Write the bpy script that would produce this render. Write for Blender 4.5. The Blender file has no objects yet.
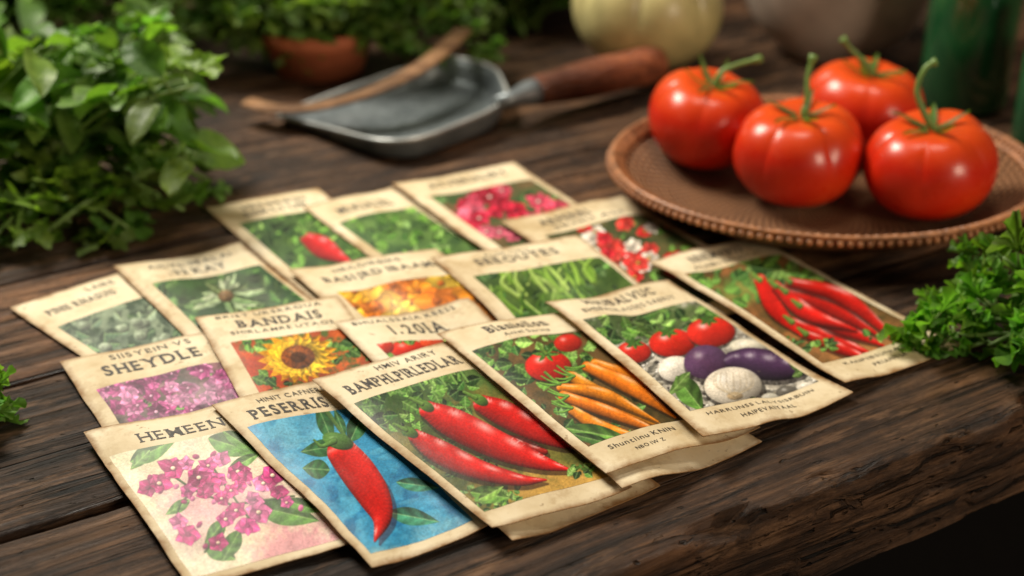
import bpy, math, random
import numpy as np
from mathutils import Vector, Matrix
random.seed(7); rng=np.random.default_rng(7)
C=bpy.context.scene.collection
S=0.3; F=1422.2; TH=math.radians(27); ST,CT=math.sin(TH),math.cos(TH)
def G(px,py,z=0.0):
    x=px-512; y=py-288; D=F*ST+y*CT; h=S-z
    return Vector((h*x/D, h*(F*CT-y*ST)/D, z))
def proj(X,Y,Z):
    zc=Y*CT+(S-Z)*ST; dn=(S-Z)*CT-Y*ST
    return 512+F*X/zc, 288+F*dn/zc
# ---------------------------------------------------------------- helpers
def tag(o,label=None,cat=None,group=None,kind=None):
    if label: o['label']=label
    if cat: o['category']=cat
    if group: o['group']=group
    if kind: o['kind']=kind
    return o
def empty(name,loc,rz=0):
    o=bpy.data.objects.new(name,None); C.objects.link(o); o.location=loc; o.rotation_euler=(0,0,rz); o.empty_display_size=.02
    return o
class MB:
    def __init__(s): s.v=[]; s.f=[]; s.c=[]
    def add(s,vs,fs,col=(1,1,1)):
        b=len(s.v); s.v+= [tuple(v) for v in vs]; s.f+=[tuple(i+b for i in f) for f in fs]; s.c+=[col]*len(vs)
    def build(s,name,mat,parent=None,smooth=True):
        me=bpy.data.meshes.new(name); 
        off=parent.location if parent is not None else Vector((0,0,0))
        me.from_pydata([(x-off[0],y-off[1],z-off[2]) for x,y,z in s.v],[],s.f)
        a=me.color_attributes.new('tint','FLOAT_COLOR','POINT')
        a.data.foreach_set('color',np.array([(c[0],c[1],c[2],1) for c in s.c],dtype=np.float32).ravel())
        if smooth: me.polygons.foreach_set('use_smooth',[True]*len(me.polygons))
        me.materials.append(mat); me.update()
        o=bpy.data.objects.new(name,me); C.objects.link(o)
        if parent is not None: o.parent=parent
        return o
def tube(mb,pts,rad,n=8,col=(1,1,1),flat=1.0,cap=True):
    pts=[Vector(p) for p in pts]; vs=[];fs=[]; up=Vector((0,0,1)); m=len(pts)
    for i,p in enumerate(pts):
        t=(pts[min(i+1,m-1)]-pts[max(i-1,0)]).normalized()
        a=t.cross(up); 
        if a.length<.1: a=t.cross(Vector((1,0,0)))
        a.normalize(); b=a.cross(t).normalized()
        r=rad[i] if hasattr(rad,'__len__') else rad
        for k in range(n):
            w=2*math.pi*k/n; vs.append(p+a*(r*math.cos(w))+b*(r*flat*math.sin(w)))
    for i in range(m-1):
        for k in range(n):
            fs.append((i*n+k,i*n+(k+1)%n,(i+1)*n+(k+1)%n,(i+1)*n+k))
    if cap: fs.append(tuple(range(n))[::-1]); fs.append(tuple((m-1)*n+k for k in range(n)))
    mb.add(vs,fs,col)
def lathe(mb,prof,n=64,center=(0,0,0),col=(1,1,1),sx=1,sy=1):
    cx,cy,cz=center; vs=[];fs=[]
    for r,z in prof:
        for k in range(n):
            a=2*math.pi*k/n; vs.append((cx+sx*r*math.cos(a),cy+sy*r*math.sin(a),cz+z))
    for i in range(len(prof)-1):
        for k in range(n):
            fs.append((i*n+k,i*n+(k+1)%n,(i+1)*n+(k+1)%n,(i+1)*n+k))
    mb.add(vs,fs,col)
def crom(pts,n=8):
    P=[np.array(p,float) for p in pts]; P=[2*P[0]-P[1]]+P+[2*P[-1]-P[-2]]; out=[]
    for i in range(1,len(P)-2):
        for k in range(n):
            t=k/n; a,b,c,d=P[i-1],P[i],P[i+1],P[i+2]
            out.append(.5*((2*b)+(-a+c)*t+(2*a-5*b+4*c-d)*t*t+(-a+3*b-3*c+d)*t**3))
    out.append(P[-2]); return out
# ---------------------------------------------------------------- node helper
class NT:
    def __init__(s,name):
        s.m=bpy.data.materials.new(name); s.m.use_nodes=True; s.t=s.m.node_tree; s.n=s.t.nodes
        s.b=s.n['Principled BSDF']; s.out=s.n['Material Output']
    def new(s,ty,**k):
        x=s.n.new(ty)
        for a,v in k.items(): setattr(x,a,v)
        return x
    def l(s,a,b): s.t.links.new(a,b)
    def coord(s,kind='Object',scale=(1,1,1),rnd=False):
        tc=s.new('ShaderNodeTexCoord'); mp=s.new('ShaderNodeMapping'); mp.inputs['Scale'].default_value=scale
        src=tc.outputs[kind]
        if rnd:
            oi=s.new('ShaderNodeObjectInfo'); mu=s.new('ShaderNodeMath',operation='MULTIPLY'); mu.inputs[1].default_value=37
            s.l(oi.outputs['Random'],mu.inputs[0]); va=s.new('ShaderNodeVectorMath',operation='ADD')
            s.l(src,va.inputs[0]); s.l(mu.outputs[0],va.inputs[1]); src=va.outputs[0]
        s.l(src,mp.inputs['Vector']); return mp.outputs[0]
    def noise(s,vec,scale,detail=4,rough=.5,dist=0):
        x=s.new('ShaderNodeTexNoise'); x.inputs['Scale'].default_value=scale; x.inputs['Detail'].default_value=detail
        x.inputs['Roughness'].default_value=rough; x.inputs['Distortion'].default_value=dist; s.l(vec,x.inputs['Vector']); return x.outputs['Fac']
    def ramp(s,fac,stops):
        x=s.new('ShaderNodeValToRGB'); e=x.color_ramp.elements
        while len(e)<len(stops): e.new(.5)
        for i,(p,c) in enumerate(stops): e[i].position=p; e[i].color=(c[0],c[1],c[2],1)
        s.l(fac,x.inputs['Fac']); return x.outputs['Color']
    def mix(s,fac,a,b,mode='MIX'):
        x=s.new('ShaderNodeMix',data_type='RGBA',blend_type=mode)
        for sock,v in ((x.inputs[0],fac),(x.inputs[6],a),(x.inputs[7],b)):
            if hasattr(v,'is_output'): s.l(v,sock)
            elif isinstance(v,(int,float)): sock.default_value=v
            else: sock.default_value=(v[0],v[1],v[2],1)
        return x.outputs[2]
    def math(s,op,a,b=0):
        x=s.new('ShaderNodeMath',operation=op)
        for i,v in enumerate((a,b)):
            if hasattr(v,'is_output'): s.l(v,x.inputs[i])
            else: x.inputs[i].default_value=v
        return x.outputs[0]
    def bump(s,h,strength=.3,dist=.001,nrm=None):
        x=s.new('ShaderNodeBump'); x.inputs['Strength'].default_value=strength; x.inputs['Distance'].default_value=dist
        s.l(h,x.inputs['Height']); 
        if nrm is not None: s.l(nrm,x.inputs['Normal'])
        return x.outputs[0]
    def attr(s,name):
        x=s.new('ShaderNodeAttribute',attribute_name=name); return x
    def set(s,**k):
        for a,v in k.items():
            i=s.b.inputs[a.replace('_',' ')]
            if hasattr(v,'is_output'): s.l(v,i)
            elif isinstance(v,tuple): i.default_value=(v[0],v[1],v[2],1)
            else: i.default_value=v
def lin(c):
    c=np.asarray(c,float)/255.; return np.where(c<=.04045,c/12.92,((c+.055)/1.055)**2.4)
def L3(*c): return tuple(float(x) for x in lin(c))
# wood
def wood_mat(name,dark,mid,light,rough=.55,sc=1.0,crack=True):
    m=NT(name)
    g=m.coord('Object',(10*sc,190*sc,190*sc),True); g2=m.coord('Object',(2.4*sc,46*sc,46*sc),True); w=m.coord('Object',(1,1,1),True)
    n1=m.noise(g,1,9,.72,.8); n2=m.noise(g2,1,6,.62,2.0); n3=m.noise(w,9,5,.62); n4=m.noise(w,60,5,.7)
    s=m.math('ADD',m.math('MULTIPLY',n1,.55),m.math('MULTIPLY',n2,.45))
    col=m.ramp(s,[(.40,dark),(.50,mid),(.61,light)])
    blot=m.ramp(n3,[(.34,(.32,.30,.28)),(.5,(.85,.82,.79)),(.66,(1.7,1.5,1.3))])
    col=m.mix(1,col,blot,'MULTIPLY')
    col=m.mix(m.ramp(n4,[(.5,(0,0,0)),(.70,(.6,.6,.6))]),col,(dark[0]*.5,dark[1]*.5,dark[2]*.5))
    h=m.math('ADD',m.math('MULTIPLY',n1,.9),m.math('MULTIPLY',n4,.45))
    if crack:
        kv=m.coord('Object',(4.5,12,12),True); vo=m.new('ShaderNodeTexVoronoi'); vo.inputs['Scale'].default_value=1; vo.inputs['Randomness'].default_value=1; m.l(kv,vo.inputs['Vector'])
        kd=vo.outputs['Distance']; rings=m.math('SINE',m.math('ADD',m.math('MULTIPLY',kd,70),m.math('MULTIPLY',n4,6)))
        km=m.ramp(kd,[(.06,(1,1,1)),(.20,(0,0,0))]); col=m.mix(m.math('MULTIPLY',km,.9),col,m.ramp(rings,[(.2,(dark[0]*.2,dark[1]*.2,dark[2]*.2)),(.9,mid)]))
        for sx,sy,a,b,amt in ((4,170,.32,.355,1),(1.6,62,.29,.312,1),(9,330,.35,.41,.75)):
            cv=m.coord('Object',(sx,sy,sy),True); cn=m.noise(cv,1,4,.55,.6)
            ck=m.math('MULTIPLY',m.ramp(cn,[(a,(1,1,1)),(b,(0,0,0))]),amt)
            col=m.mix(ck,col,(.0022,.0015,.0012)); h=m.math('SUBTRACT',h,m.math('MULTIPLY',ck,1.4))
        # pits
        pv=m.coord('Object',(120,260,260),True); pn_=m.noise(pv,1,2,.5); pit=m.ramp(pn_,[(.26,(1,1,1)),(.32,(0,0,0))]); col=m.mix(m.math('MULTIPLY',pit,.8),col,(.003,.002,.0015)); h=m.math('SUBTRACT',h,m.math('MULTIPLY',pit,.8))
        sc_=m.coord('Object',(16,95,95),True); sn=m.noise(sc_,1,7,.76)
        col=m.mix(m.ramp(sn,[(.53,(0,0,0)),(.68,(.75,.75,.75))]),col,(light[0]*1.4,light[1]*1.4,light[2]*1.4))
    m.set(Base_Color=col,Roughness=m.ramp(n4,[(.3,(rough-.14,)*3),(.7,(rough+.16,)*3)]),Normal=m.bump(h,1.0,.003),Specular_IOR_Level=.33)
    return m.m
WOOD=wood_mat('old_dark_wood',(.0125,.0064,.0034),(.064,.0325,.0165),(.185,.101,.053),.52)
HANDLE=wood_mat('red_brown_handle_wood',(.16,.045,.02),(.29,.088,.038),(.42,.15,.065),.4,1,False)
STRIPW=wood_mat('pale_bent_wood',(.24,.12,.06),(.40,.21,.10),(.54,.32,.16),.45,1,False)
def simple(name,col,rough=.5,metal=0,var=.25,scale=60,bump=.15,coat=0,dist=.0006,spec=.5):
    m=NT(name); w=m.coord('Object'); n=m.noise(w,scale,5,.6); a=tuple(c*(1-var) for c in col); b=tuple(c*(1+var) for c in col)
    m.set(Base_Color=m.ramp(n,[(.3,a),(.7,b)]),Roughness=rough,Metallic=metal,Coat_Weight=coat,Coat_Roughness=.08,Normal=m.bump(n,bump,dist),Specular_IOR_Level=spec); return m
def leafmat(name,rough=.42,trans=.3):
    m=NT(name); at=m.attr('tint'); w=m.coord('Object'); n=m.noise(w,140,3,.6); n2=m.noise(w,420,3,.6)
    col=m.mix(1,at.outputs['Color'],m.ramp(n,[(.3,(.65,.72,.68)),(.7,(1.3,1.22,1.1))]),'MULTIPLY')
    m.set(Base_Color=col,Roughness=rough,Normal=m.bump(n2,.5,.0008),Specular_IOR_Level=.4)
    tr=m.new('ShaderNodeBsdfTranslucent'); m.l(m.mix(1,col,(1.5,1.7,.6),'MULTIPLY'),tr.inputs['Color'])
    mx=m.new('ShaderNodeMixShader'); mx.inputs[0].default_value=trans; m.l(m.b.outputs[0],mx.inputs[1]); m.l(tr.outputs[0],mx.inputs[2]); m.l(mx.outputs[0],m.out.inputs[0])
    return m.m
LEAF=leafmat('green_leaf',.46,.40); STEM=simple('green_stem',(.16,.27,.06),.45).m
m=NT('aged_paper'); w=m.coord('Object',(1,1,1),True)
n=m.noise(w,28,6,.6); n2=m.noise(w,420,4,.6); n3=m.noise(w,95,5,.7); n5=m.noise(w,16,7,.7); ed=m.attr('edge').outputs['Fac']
col=m.ramp(n,[(.3,L3(194,172,130)),(.5,L3(224,207,172)),(.7,L3(237,225,196))])
col=m.mix(m.ramp(n3,[(.54,(0,0,0)),(.78,(.6,.6,.6))]),col,L3(170,138,90))
col=m.mix(m.ramp(n5,[(.56,(0,0,0)),(.60,(.32,.32,.32)),(.64,(.12,.12,.12)),(.8,(.3,.3,.3))]),col,L3(160,126,78))
sp=m.noise(w,260,2,.5); col=m.mix(m.ramp(sp,[(.70,(0,0,0)),(.74,(.5,.5,.5))]),col,L3(120,86,48))
em=m.math('MULTIPLY',ed,m.math('ADD',m.math('MULTIPLY',n3,1.9),-.05)); em=m.ramp(em,[(.30,(0,0,0)),(1.0,(.9,.9,.9))])
col=m.mix(em,col,L3(140,100,56))
h=m.math('ADD',m.math('MULTIPLY',n,1.6),m.math('MULTIPLY',n2,.12)); h=m.math('ADD',h,m.math('MULTIPLY',n3,.4))
m.set(Base_Color=col,Roughness=.66,Normal=m.bump(h,.42,.0014),Specular_IOR_Level=.28); PAPER=m.m
m=NT('printed_picture'); w=m.coord('Object',(1,1,1),True); n=m.noise(w,28,6,.6); n2=m.noise(w,900,3,.7); n3=m.noise(w,130,5,.75)
col=m.mix(1,m.attr('ink').outputs['Color'],m.ramp(n2,[(.3,(.84,.84,.84)),(.7,(1.16,1.16,1.16))]),'MULTIPLY')
col=m.mix(m.ramp(n3,[(.68,(0,0,0)),(.8,(.4,.4,.4))]),col,L3(205,185,145))
m.set(Base_Color=col,Roughness=.46,Normal=m.bump(m.math('ADD',m.math('MULTIPLY',n,1.6),m.math('MULTIPLY',n3,.3)),.3,.0012),Specular_IOR_Level=.28); PRINT=m.m
m=NT('black_ink'); w=m.coord('Object'); n=m.noise(w,650,4,.75)
m.set(Base_Color=m.ramp(n,[(.45,(.014,.011,.009)),(.60,(.07,.055,.04)),(.72,(.40,.33,.23))]),Roughness=.65); INK=m.m
# ---------------------------------------------------------------- table
PA=math.radians(31.3); pu=Vector((math.cos(PA),math.sin(PA),0)); pn=Vector((-math.sin(PA),math.cos(PA),0))
tab=np.random.default_rng(3).random((256,256))
def vn(x,y,seed=0):
    x=np.asarray(x,float)+seed*17.3; y=np.asarray(y,float)+seed*9.7; xi=np.floor(x).astype(int); yi=np.floor(y).astype(int); fx=x-xi; fy=y-yi
    fx=fx*fx*(3-2*fx); fy=fy*fy*(3-2*fy); g=lambda a,b: tab[a%256,b%256]
    return (g(xi,yi)*(1-fx)+g(xi+1,yi)*fx)*(1-fy)+(g(xi,yi+1)*(1-fx)+g(xi+1,yi+1)*fx)*fy
def fbm(x,y,seed=0,o=4):
    a=0;s=0;k=.5
    for i in range(o): a=a+k*vn(x*2**i,y*2**i,seed+i); s+=k; k*=.5
    return a/s
table=empty('wooden_table',(0,0,-.75),0)
tag(table,'dark weathered plank table that all the seed packets and vegetables lie on','table')
def plank(o0,o1,thick,bev,seed,x0=-1.1,x1=1.7,front=False):
    prof=[]
    nb=6 if front else 5; nf=12 if front else 6
    for k in range(nf+1): prof.append((o0,-thick+(thick-bev)*k/nf,1))
    for k in range(1,nb+1):
        a=math.pi/2*k/nb; prof.append((o0+bev*(1-math.cos(a)),-bev+bev*math.sin(a),1))
    nt=34
    for k in range(1,nt): prof.append((o0+bev+(o1-o0-2*bev)*k/nt,0,0))
    for k in range(0,nb+1):
        a=math.pi/2*k/nb; prof.append((o1-bev+bev*math.sin(a),-bev+bev*math.cos(a),1))
    prof.append((o1,-thick,1))
    nx=1200 if front else 420; xs=np.linspace(x0,x1,nx); pr=np.array(prof); m_=len(pr)
    X=np.repeat(xs[:,None],m_,1); Yy=np.repeat(pr[None,:,0],nx,0).copy(); Z=np.repeat(pr[None,:,1],nx,0).copy()
    e=pr[None,:,2]
    if front:
        amp=.006*(fbm(X*12,Z*60,seed)-.35)+.009*np.clip(fbm(X*40,Z*170,seed+2)-.52,0,1)*2
        mask=(pr[None,:,0]<o0+bev+.001)
        chip=np.clip(fbm(X*16,X*0+.5,seed+11)-.50,0,1)*.05
        Yy+=mask*(amp+chip*np.clip(1+pr[None,:,1]/.02,0,1)); Z-=mask*(pr[None,:,1]>-bev*1.2)*(np.clip(fbm(X*30,Yy*60,seed+5)-.45,0,1)*.014+chip*.5)
    wob=.0018*(fbm(X*18,Yy*0+seed,seed)-.5); Yy+=e*wob
    Z-=(1-e)*.0010*fbm(X*25,Yy*140,seed+3)+e*.001*fbm(X*60,Yy*100,seed+4)
    vs=[Vector((float(a),float(b),float(c))) for a,b,c in zip(X.ravel(),Yy.ravel(),Z.ravel())]
    fs=[(i*m_+k,(i+1)*m_+k,(i+1)*m_+k+1,i*m_+k+1) for i in range(nx-1) for k in range(m_-1)]
    me=bpy.data.meshes.new('plank'); me.from_pydata(vs,[],fs); me.polygons.foreach_set('use_smooth',[True]*len(fs)); me.materials.append(WOOD)
    o=bpy.data.objects.new('plank',me); C.objects.link(o); o.parent=table; o.location=(0,0,.75); o.rotation_euler=(0,0,PA)
    return o
offs=[1.02,1.447,1.79,2.108,2.47,2.86,3.22,3.6,3.98,4.35]
for i in range(len(offs)-1):
    plank(offs[i]*S+(.001 if i else 0),offs[i+1]*S-.001,.042 if i==0 else .036,.006 if i==0 else .003,i*7+1,front=(i==0))
def box(mb,c,s,col=(1,1,1)):
    vs=[(c[0]+a*s[0]/2,c[1]+b*s[1]/2,c[2]+d*s[2]/2) for a in(-1,1) for b in(-1,1) for d in(-1,1)]
    mb.add(vs,[(0,1,3,2),(4,6,7,5),(0,4,5,1),(2,3,7,6),(0,2,6,4),(1,5,7,3)],col)
for a in (-1.0,1.6):
    for b in (1.35*S,4.1*S):
        p=pu*a+pn*b; mb=MB(); box(mb,(p.x,p.y,-.395),(.07,.07,.71)); mb.build('leg',WOOD,table,False)
mb=MB(); mb.add([(-5,-4,-.752),(5,-4,-.752),(5,6,-.752),(-5,6,-.752)],[(0,1,2,3)])
fl=mb.build('floor',simple('dark_floor',(.012,.009,.007),.8).m,None,False); tag(fl,'dark floor below the table edge','floor',kind='structure')
# ---------------------------------------------------------------- painter
class Art:
    def __init__(s,X,Y,seed):
        s.X=X;s.Y=Y;s.C=np.zeros((len(X),3)); s.r=np.random.default_rng(seed); s.seed=seed
        s.bb=(X.min(),Y.min(),X.max(),Y.max())
    def sub(s,cx,cy,R): return np.nonzero((np.abs(s.X-cx)<R)&(np.abs(s.Y-cy)<R))[0]
    def put(s,i,m,col):
        m=m[:,None]; s.C[i]=s.C[i]*(1-m)+col*m
    def bg(s,c1,c2,sc=14,c3=None):
        n=fbm(s.X/sc,s.Y/sc*1.5,s.seed)
        t=np.clip((n-.3)/.4,0,1)[:,None]; s.C[:]=np.array(c1)*(1-t)+np.array(c2)*t
        if c3 is not None:
            n=np.clip((fbm(s.X/sc*1.7,s.Y/sc*2,s.seed+9)-.5)/.15,0,1)[:,None]; s.C[:]=s.C*(1-n)+np.array(c3)*n
    def wash(s,cx,cy,rx,ry,col,a=.8):
        d=((s.X-cx)/rx)**2+((s.Y-cy)/ry)**2+ (fbm(s.X/6,s.Y/6,s.seed+3)-.5)*1.2
        m=np.clip(1.2-d,0,1)*a; s.C[:]=s.C*(1-m[:,None])+np.array(col)*m[:,None]
    def ell(s,cx,cy,rx,ry,col,ang=0,hl=.5,a=1,dark=.45,tex=0):
        i=s.sub(cx,cy,max(rx,ry)+3); 
        if not len(i): return
        dx=s.X[i]-cx;dy=s.Y[i]-cy;ca,sa=math.cos(ang),math.sin(ang); x=(dx*ca+dy*sa)/rx; y=(-dx*sa+dy*ca)/ry
        d=np.sqrt(x*x+y*y); m=np.clip((1-d)*min(rx,ry)+.5,0,1)*a
        X2=dx/max(rx,1);Y2=dy/max(ry,1)
        sh=1.08-dark*np.clip(X2*.5+Y2*.6+.35,0,1.3)-.25*np.clip(d-.75,0,1)/.25*dark
        if tex: sh=sh*(1+tex*(fbm(s.X[i]/2.,s.Y[i]/2.,s.seed)-.5)*2)
        c=np.array(col)[None,:]*sh[:,None]
        hh=np.exp(-((X2+.35)**2+(Y2+.4)**2)/.045)*hl; c=c+(255-c)*hh[:,None]
        s.put(i,m,c)
    def stroke(s,pts,col,hl=.45,dark=.5,n=7,band=None,a=1):
        P=crom(pts,n); xs=[p[0] for p in P]; ys=[p[1] for p in P]; R=max(p[2] for p in P)
        cx=(min(xs)+max(xs))/2; cy=(min(ys)+max(ys))/2
        i=s.sub(cx,cy,max(max(xs)-min(xs),max(ys)-min(ys))/2+R+3)
        if not len(i): return
        X=s.X[i];Y=s.Y[i]; best=np.full(len(i),9.); off=np.zeros(len(i)); rr=np.ones(len(i)); al=np.zeros(len(i))
        for k in range(len(P)-1):
            ax,ay,ar=P[k];bx,by,br=P[k+1];vx,vy=bx-ax,by-ay;LL=vx*vx+vy*vy+1e-6
            t=np.clip(((X-ax)*vx+(Y-ay)*vy)/LL,0,1); r=np.maximum(ar+(br-ar)*t,.3); qx=X-ax-t*vx;qy=Y-ay-t*vy
            d=np.sqrt(qx*qx+qy*qy)/r; u=d<best; best=np.where(u,d,best); off=np.where(u,(qx*-.45+qy*-.9)/r,off); rr=np.where(u,r,rr); al=np.where(u,k+t,al)
        m=np.clip((1-best)*rr+.5,0,1)*a
        sh=(1-dark*np.clip(-off+.1,0,1))*(1-.25*np.clip(best-.7,0,1)/.3)+.08*off
        c=np.array(col)[None,:]*sh[:,None]
        if band: c=c*(1-band*(np.sin(al*3.1+off*1.5)>.75))[:,None]
        hh=np.exp(-(off-.42)**2/.03)*hl*(rr>1.4)*(.55+.45*np.sin(al*1.3)); c=c+(255-c)*np.clip(hh,0,1)[:,None]
        s.put(i,m,c)
    def leaf(s,x0,y0,x1,y1,w,col,a=1,rib=(200,220,150),rs=.35):
        L=math.hypot(x1-x0,y1-y0)+1e-6; i=s.sub((x0+x1)/2,(y0+y1)/2,L/2+w+2)
        if not len(i): return
        vx,vy=(x1-x0)/L,(y1-y0)/L; dx=s.X[i]-x0;dy=s.Y[i]-y0; t=(dx*vx+dy*vy)/L; o=-dx*vy+dy*vx
        ww=w*np.sin(np.pi*np.clip(t,0,1)**.8); m=np.clip((ww-np.abs(o))+.3,0,1)*(t>0)*(t<1)*a
        q=o/np.maximum(ww,.5); c=np.array(col)[None,:]*(1+.22*np.sign(o)*(vx>0)*(rs>.3)+.12*np.sin(t*22+np.abs(q)*4)*(rs>.3)-.2*np.abs(q)+(rs<.3)*(.35*(t-.45)))[:,None]
        mr=np.exp(-(o/.7)**2)*rs*(w>2.2); c=c+(np.array(rib)-c)*mr[:,None]; s.put(i,m,c)
    def foliage(s,n,size,pal,bb=None,ratio=.32):
        x0,y0,x1,y1=bb or s.bb
        for k in range(n):
            x=s.r.uniform(x0,x1);y=s.r.uniform(y0,y1);an=s.r.uniform(0,6.28);L=size*s.r.uniform(.6,1.4)
            c=np.array(pal[s.r.integers(len(pal))])*s.r.uniform(.75,1.2)
            s.leaf(x,y,x+L*math.cos(an),y+.7*L*math.sin(an),L*ratio,c)
    def bloom(s,cx,cy,R,col,n=5,yc=.8,ctr=None,wd=.46):
        ph=s.r.uniform(0,6)
        for k in range(n):
            a=ph+k*6.283/n+s.r.uniform(-.2,.2); c=np.array(col)*s.r.uniform(.8,1.2); L=R*s.r.uniform(.8,1.2); w_=R*wd*s.r.uniform(.8,1.2)
            s.leaf(cx-.1*L*math.cos(a),cy-.1*L*math.sin(a),cx+1.04*L*math.cos(a),cy+yc*1.04*L*math.sin(a),w_*1.12,np.array(col)*.55,.55,(0,0,0),0)
            s.leaf(cx-.1*L*math.cos(a),cy-.1*L*math.sin(a),cx+L*math.cos(a),cy+yc*L*math.sin(a),w_,c,1,(250,205,225),.22)
        s.ell(cx,cy,R*.24,R*.2,np.array(col)*.6,0,0,.6)
        if ctr: s.ell(cx,cy,R*.16,R*.13,ctr,0,.2)
    def grain(s,a=.12):
        n=(fbm(s.X/1.6,s.Y/1.4,s.seed+5,3)-.5)*2*a+(fbm(s.X/22,s.Y/16,s.seed+6,3)-.5)*.25; s.C*= (1+n)[:,None]
GP=[(78,124,48),(108,158,66),(50,90,38),(136,178,88),(38,66,30),(95,140,54)]
DG=[(50,84,38),(68,112,50),(32,56,30),(95,140,68),(112,154,88)]
def artA(a):
    a.bg((222,208,174),(234,218,192),20); a.wash(300,550,50,34,(210,132,146),.75); a.wash(200,525,40,30,(216,180,176),.6); a.wash(140,455,30,14,(190,196,150),.5); a.wash(225,498,70,34,(212,150,162),.6)
    for l in [(130,462,178,438,10),(208,438,258,453,12),(222,430,262,456,7),(256,506,320,521,13),(205,540,236,560,12),(225,520,205,545,8),(150,450,130,470,6),(285,500,322,512,7),(240,530,222,562,9),(228,470,262,452,6),(190,500,165,515,6)]: a.leaf(*l,(86,128,56) if l[4]>6 else (110,150,80))
    for p in [((165,470,1.2),(195,490,1),(232,505,1)),((232,505,1.3),(220,530,1.2),(205,552,1.1)),((208,460,1),(225,485,1),(250,520,1)),((232,505,1),(265,500,1),(294,496,.9)),((195,490,1),(180,505,1),(176,528,.8))]: a.stroke(p,(70,94,48),0)
    pts=[(158,484),(172,470),(188,462),(200,478),(208,464),(218,478),(186,492),(204,493),(223,458),(236,470),(222,498),(240,486),(254,498),(238,512),(262,484),(276,494),(288,504),(260,514),(248,527),(226,520),(180,522),(188,534),(218,542),(272,476),(148,488),(210,486),(232,492),(246,476)]
    for k in range(34): x,y=pts[a.r.integers(len(pts))]; a.ell(x+a.r.uniform(-14,14),y+a.r.uniform(-10,10),a.r.uniform(2,4),a.r.uniform(2,3.2),[(214,110,160),(160,40,100)][k%2],a.r.uniform(0,3),.15)
    for x,y in pts: a.bloom(x+a.r.uniform(-2,2),y+a.r.uniform(-2,2),a.r.uniform(9,16),[(200,52,126),(172,36,106),(220,110,164),(208,72,144)][a.r.integers(4)],5,.78,(250,220,190) if a.r.random()<.4 else None)
def artB(a):
    a.bg((44,134,176),(82,168,204),26,(32,116,162)); a.wash(470,535,60,22,(160,200,208),.5); a.wash(290,430,40,18,(126,184,204),.5); a.wash(400,560,60,14,(196,212,206),.5)
    for k in range(70): x=a.r.uniform(250,470); y=a.r.uniform(410,560); a.ell(x,y,a.r.uniform(6,16),a.r.uniform(2,4),[(66,156,196),(36,118,168),(110,184,208)][k%3],a.r.uniform(-.6,.1),0,.35,.2)
    for l in [(388,512,440,522,9),(396,482,440,488,7),(340,445,300,452,9),(330,470,302,468,10),(332,440,316,402,8),(350,442,366,406,10),(345,436,334,408,5)]: a.leaf(*l,(52,104,56) if l[0]<380 else (60,128,100))
    a.stroke([(352,445,1.6),(336,424,2),(322,404,2.4)],(84,120,60),.2)
    a.stroke([(345,458,15),(362,479,17),(378,500,16),(387,522,9.5),(380,545,1.2)],(80,20,30),0,.3,7,None,.45)
    a.stroke([(342,452,15),(358,472,17.5),(374,496,16),(382,518,9.5),(375,541,1.2)],(206,28,20),.55,.6)
    a.ell(338,441,16,8,(78,118,52),.3,.2)
    a.stroke([(334,441,3.5),(322,446,2),(314,440,1)],(84,124,56),.1)
def artC(a):
    a.bg((70,82,36),(120,112,50),18); a.wash(570,492,95,26,(196,152,72),.95); a.wash(395,400,60,34,(52,84,36),.9); a.wash(470,372,60,22,(82,112,56),.8)
    a.foliage(130,15,GP,(360,362,470,425)); a.foliage(60,9,DG,(400,430,500,500)); a.foliage(45,9,GP,(470,484,520,512))
    for k in range(9): 
        x=380+k*11;a.stroke([(x,398-k*2,1.2),(x-10,385-k*2,1),(x-22,380-k*2,.8)],(120,160,80),0)
    P=[([(500,440,6),(520,447,10),(545,452,3)],(150,24,16)),([(415,436,7),(440,452,12),(480,470,10),(520,480,6),(546,480,1)],(204,26,20)),([(428,410,9),(455,424,15),(500,446,14),(540,462,8),(570,470,1.2)],(214,26,20)),([(482,404,9),(505,414,13),(535,430,11),(560,442,6),(572,448,1)],(208,28,22))]
    for p,c in P: a.stroke([(x+2,y+4,r_*1.08) for x,y,r_ in p],(50,24,14),0,.3,7,None,.6); a.stroke(p,c,.55,.6)
    for x,y in [(426,406),(480,400),(410,432)]: a.ell(x,y,9,5,(84,120,46),.5,.2); a.stroke([(x-4,y-2,2.4),(x-16,y-8,1.6)],(96,132,54),.1)
    a.leaf(470,492,510,498,9,(96,140,56)); a.leaf(478,500,504,486,6,(120,160,70)); a.wash(600,500,26,12,(214,190,130),.7)
    a.foliage(14,10,GP,(574,462,592,474))
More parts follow.
